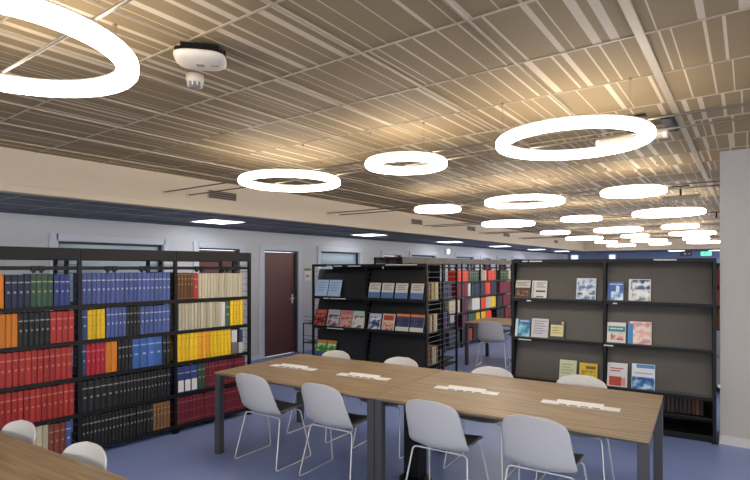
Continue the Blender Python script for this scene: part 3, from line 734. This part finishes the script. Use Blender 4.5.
# ------------------------------------------------------------------ tables
m_wood = wood('brown_oak_laminate', '#735f49', '#8e795f', '#a5906f')
m_wooddk = mat('table_edge', '#4a3d32', .5)
def table(label, loc, rotz, L_, W, legs=True, name='reading_table'):
    t = thing(name, label, 'table', loc, rotz)
    MB().box(0, L_, 0, W, .722, .738).build('tabletop', m_wood, t, bevel=.0015)
    MB().box(.001, L_-.001, .001, W-.001, .712, .722).build('edge_band', m_wooddk, t)
    s = .06
    for x in (0.001, L_-s-.001):
        for y in (0.001, W-s-.001):
            lg = MB().box(x, x+s, y, y+s, .004, .712).build('leg', m_grey_leg, t, bevel=.004); MB().box(x+.01, x+s-.01, y+.01, y+s-.01, 0, .004).build('foot', m_black, lg)
    r = MB()
    r.box(.06, L_-.06, .33, .36, .675, .712); r.box(.06, L_-.06, W-.36, W-.33, .675, .712); r.box(.02, .05, .062, W-.062, .675, .712); r.box(L_-.05, L_-.02, .062, W-.062, .675, .712)
    r.build('under_frame', m_grey_leg, t)
    return t
TA = R(3.9); T0 = Vector((-3.905, 2.925, 0)); tdir = Vector((math.cos(TA), math.sin(TA), 0)); tbk = Vector((-math.sin(TA), math.cos(TA), 0))
TW = 1.185; TL1 = 1.70; TL2 = 1.775
table('left one of the two joined brown wood reading tables', T0, TA, TL1, TW)
T1 = T0+tdir*(TL1+.003)
table('right one of the two joined brown wood reading tables, nearest the grey pier', T1, R(3.5), TL2, TW)
table('brown wood reading table cut off at the bottom left corner', (-3.86, -.02, 0), R(4), 1.76, 1.125)
table('far wooden reading table in front of the red bookcase', (-3.97, 8.13, 0), R(4), 1.6, 1.1)
# cable column
p = T0+tdir*(TL1+.10)+tbk*.46
t = thing('cable_column', 'black cable column on a round foot under the joined tables', 'column', (p.x,p.y,0), TA)
MB().lathe([(0,0),(.13,0),(.13,.012),(.1,.03),(.0,.032)], 28).build('foot', m_black, t)
MB().box(-.075,.075,-.06,.06,.03,.665).build('shaft', m_black, t, bevel=.012)
# power outlets
m_slot = mat('dark_socket', '#55585c', .5)
for i, (u, lab) in enumerate([(.47,'white flip-up power outlet on the table, farthest left'),(1.26,'second white flip-up power outlet from the left end of the tables'),(2.20,'third white flip-up power outlet from the left end of the tables'),(3.02,'white flip-up power outlet nearest the right end of the tables')]):
    p = T0+tdir*u+tbk*.53
    t = thing('power_outlet', lab, 'power outlet', (p.x,p.y,.7385), TA+R(3), 'power outlets in the table tops')
    MB().box(-.25,.25,-.045,.045,0,.006).build('tray', m_white, t, bevel=.002)
    M = Matrix.Translation((0,.0,.006)) @ Matrix.Rotation(R(14), 4, 'X')
    MB().box(-.15,.15,-.028,.04,.001,.007,0,M).build('lid', m_white, t, bevel=.002)
    s = MB()
    for k in range(4): s.box(-.13+k*.07,-.08+k*.07,-.043,-.03,.006,.0085)
    s.build('socket', m_slot, t)
    MB().box(-.12,.12,.041,.044,.006,.018).build('hinge', m_slot, t)

# ------------------------------------------------------------------ chairs
m_shell = mat('white_chair_shell', '#c6c5c5', .35, 0, .015)
m_seat = mat('dark_grey_seat', '#7c7c80', .6)
def sheet(prof, wfun, curve, n=14):
    vs = []; fs = []; m = len(prof)
    for i, (y, z) in enumerate(prof):
        s = i/(m-1); w = wfun(s)
        for j in range(n+1):
            u = -1+2*j/n; x = w*math.copysign(abs(u)**.92, u)
            dy, dz = curve(s, x)
            vs.append((x, y+dy, z+dz))
    for i in range(m-1):
        for j in range(n): fs.append((i*(n+1)+j, i*(n+1)+j+1, (i+1)*(n+1)+j+1, (i+1)*(n+1)+j))
    return MB().add(vs, fs, 0, True)
def spline(pts, n):
    out = []
    P = [Vector((a,b,0)) for a, b in pts]; P = [2*P[0]-P[1]]+P+[2*P[-1]-P[-2]]
    seg = len(P)-3
    for i in range(n+1):
        t = i/n*seg; k = min(int(t), seg-1); u = t-k
        a, b, c, d = P[k:k+4]
        q = .5*((2*b)+(c-a)*u+(2*a-5*b+4*c-d)*u*u+(3*b-a-3*c+d)*u**3)
        out.append((q.x, q.y))
    return out
def make_chair(label):
    t = thing('shell_chair', label, 'chair')
    ch = .80
    back = spline([(.07,.428),(-.02,.422),(-.085,.434),(-.135,.472),(-.17,.535),(-.20,.62),(-.228,.71),(-.252,ch)], 30)
    def wb(s):
        w = .205+.022*min(1, s/.3) if s < .3 else .227-.03*((s-.3)/.7)
        if s > .8: w *= (1-((s-.8)/.203)**3.2)**(1/2.6)
        if s < .4: w *= .62+.38*math.sqrt(max(0, 1-((.4-s)/.4)**2))
        return max(w, .05)
    def cb(s, x):
        k = (x/.22)**2
        return (.045*k*min(1, max(0, (s-.25)/.3)), .035*k*max(0, min(1, (s-.02)/.3))*(1-max(0, min(1, (s-.45)/.4))))
    o = sheet(back, wb, cb).build('backrest', m_shell, t)
    sm = o.modifiers.new('thickness', 'SOLIDIFY'); sm.thickness = .010; sm.offset = 0
    ss = o.modifiers.new('smooth', 'SUBSURF'); ss.levels = 1; ss.render_levels = 1
    seat = spline([(.232,.436),(.215,.452),(.12,.458),(.04,.450),(-.02,.448),(-.075,.460),(-.105,.483)], 20)
    def ws(s):
        w = .212
        if s < .2: w *= (1-((.2-s)/.205)**3)**(1/2.4)
        if s > .45: w *= 1-.34*((s-.45)/.55)
        return max(w, .06)
    o = sheet(seat, ws, lambda s, x: (.02*(x/.22)**2*max(0, s-.6), .014*(abs(x)/.22)**2.4)).build('seat', m_seat, t)
    sm = o.modifiers.new('thickness', 'SOLIDIFY'); sm.thickness = .022; sm.offset = 0
    ss = o.modifiers.new('smooth', 'SUBSURF'); ss.levels = 1; ss.render_levels = 1
    def rounded(pts, r=.03, n=5):
        P = [Vector(p) for p in pts]; out = [P[0]]
        for i in range(1, len(P)-1):
            a = (P[i-1]-P[i]).normalized()*r; b = (P[i+1]-P[i]).normalized()*r
            for k in range(n+1):
                u = k/n; out.append(P[i]+a*(1-u)**2+b*u**2)
        return out+[P[-1]]
    for sx in (-1, 1):
        MB().tube(rounded([(sx*.12,.17,.428),(sx*.205,.18,.43),(sx*.25,.275,.0085),(sx*.25,-.165,.0085),(sx*.205,-.07,.412),(sx*.12,-.065,.412)]), .0062, 8).build('sled_leg', m_chrome, t)
    MB().tube([(-.12,.17,.428),(.12,.17,.428)], .006, 8).build('cross_bar', m_chrome, t)
    MB().tube([(-.12,-.065,.412),(.12,-.065,.412)], .006, 8).build('cross_bar', m_chrome, t)
    return t
CH = make_chair('x'); first = [True]
def chair(x, y, rz, label, group='white shell chairs round the reading tables'):
    if first[0]: first[0] = False; o = CH
    else: o = dup(CH, (0,0,0))
    o.location = (x, y, 0); o.rotation_euler = (0,0,rz); o['label'] = label; o['group'] = group
for x, y, rz, l in [(-3.39,3.105,2,'white shell chair with its back to us, leftmost on the near side'),(-2.67,3.165,3,'white shell chair on the near side, second from the left end'),
                    (-1.735,3.225,3,'white shell chair on the near side, third from the left end'),(-1.05,3.27,3,'white shell chair on the near side, nearest the right table end')]:
    chair(x, y, R(rz), l+'')
for x, y, rz, l in [(-3.52,3.97,182,'leftmost white chair on the far side, before the green magazines'),(-2.735,4.03,184,'second white chair from the left on the far side of the tables'),
                    (-1.815,4.085,184,'third white chair from the left on the far side of the tables'),(-1.083,4.175,184,'white chair on the far side nearest the right end, before the yellow magazine')]:
    chair(x, y, R(rz), l)
chair(-3.33,.98,R(184),'white chair at the bottom left table, cut by the left edge')
chair(-2.64,1.02,R(184),'white chair at the bottom left table, nearer its right corner')
chair(-3.52,8.28,R(12),'white chair at the far table, back turned to us')
chair(-3.35,9.28,R(184),'white chair on the far side of the far table, half hidden by the wide rack')

# ------------------------------------------------------------------ world and view
wd = bpy.data.worlds.new('daylight'); SC.world = wd; wd.use_nodes = True
bg = wd.node_tree.nodes['Background']
bg.inputs['Color'].default_value = (.97,.97,.98,1); bg.inputs['Strength'].default_value = 3.0
SC.view_settings.view_transform = 'Standard'; SC.view_settings.look = 'None'; SC.view_settings.gamma = 1; SC.view_settings.exposure = .42
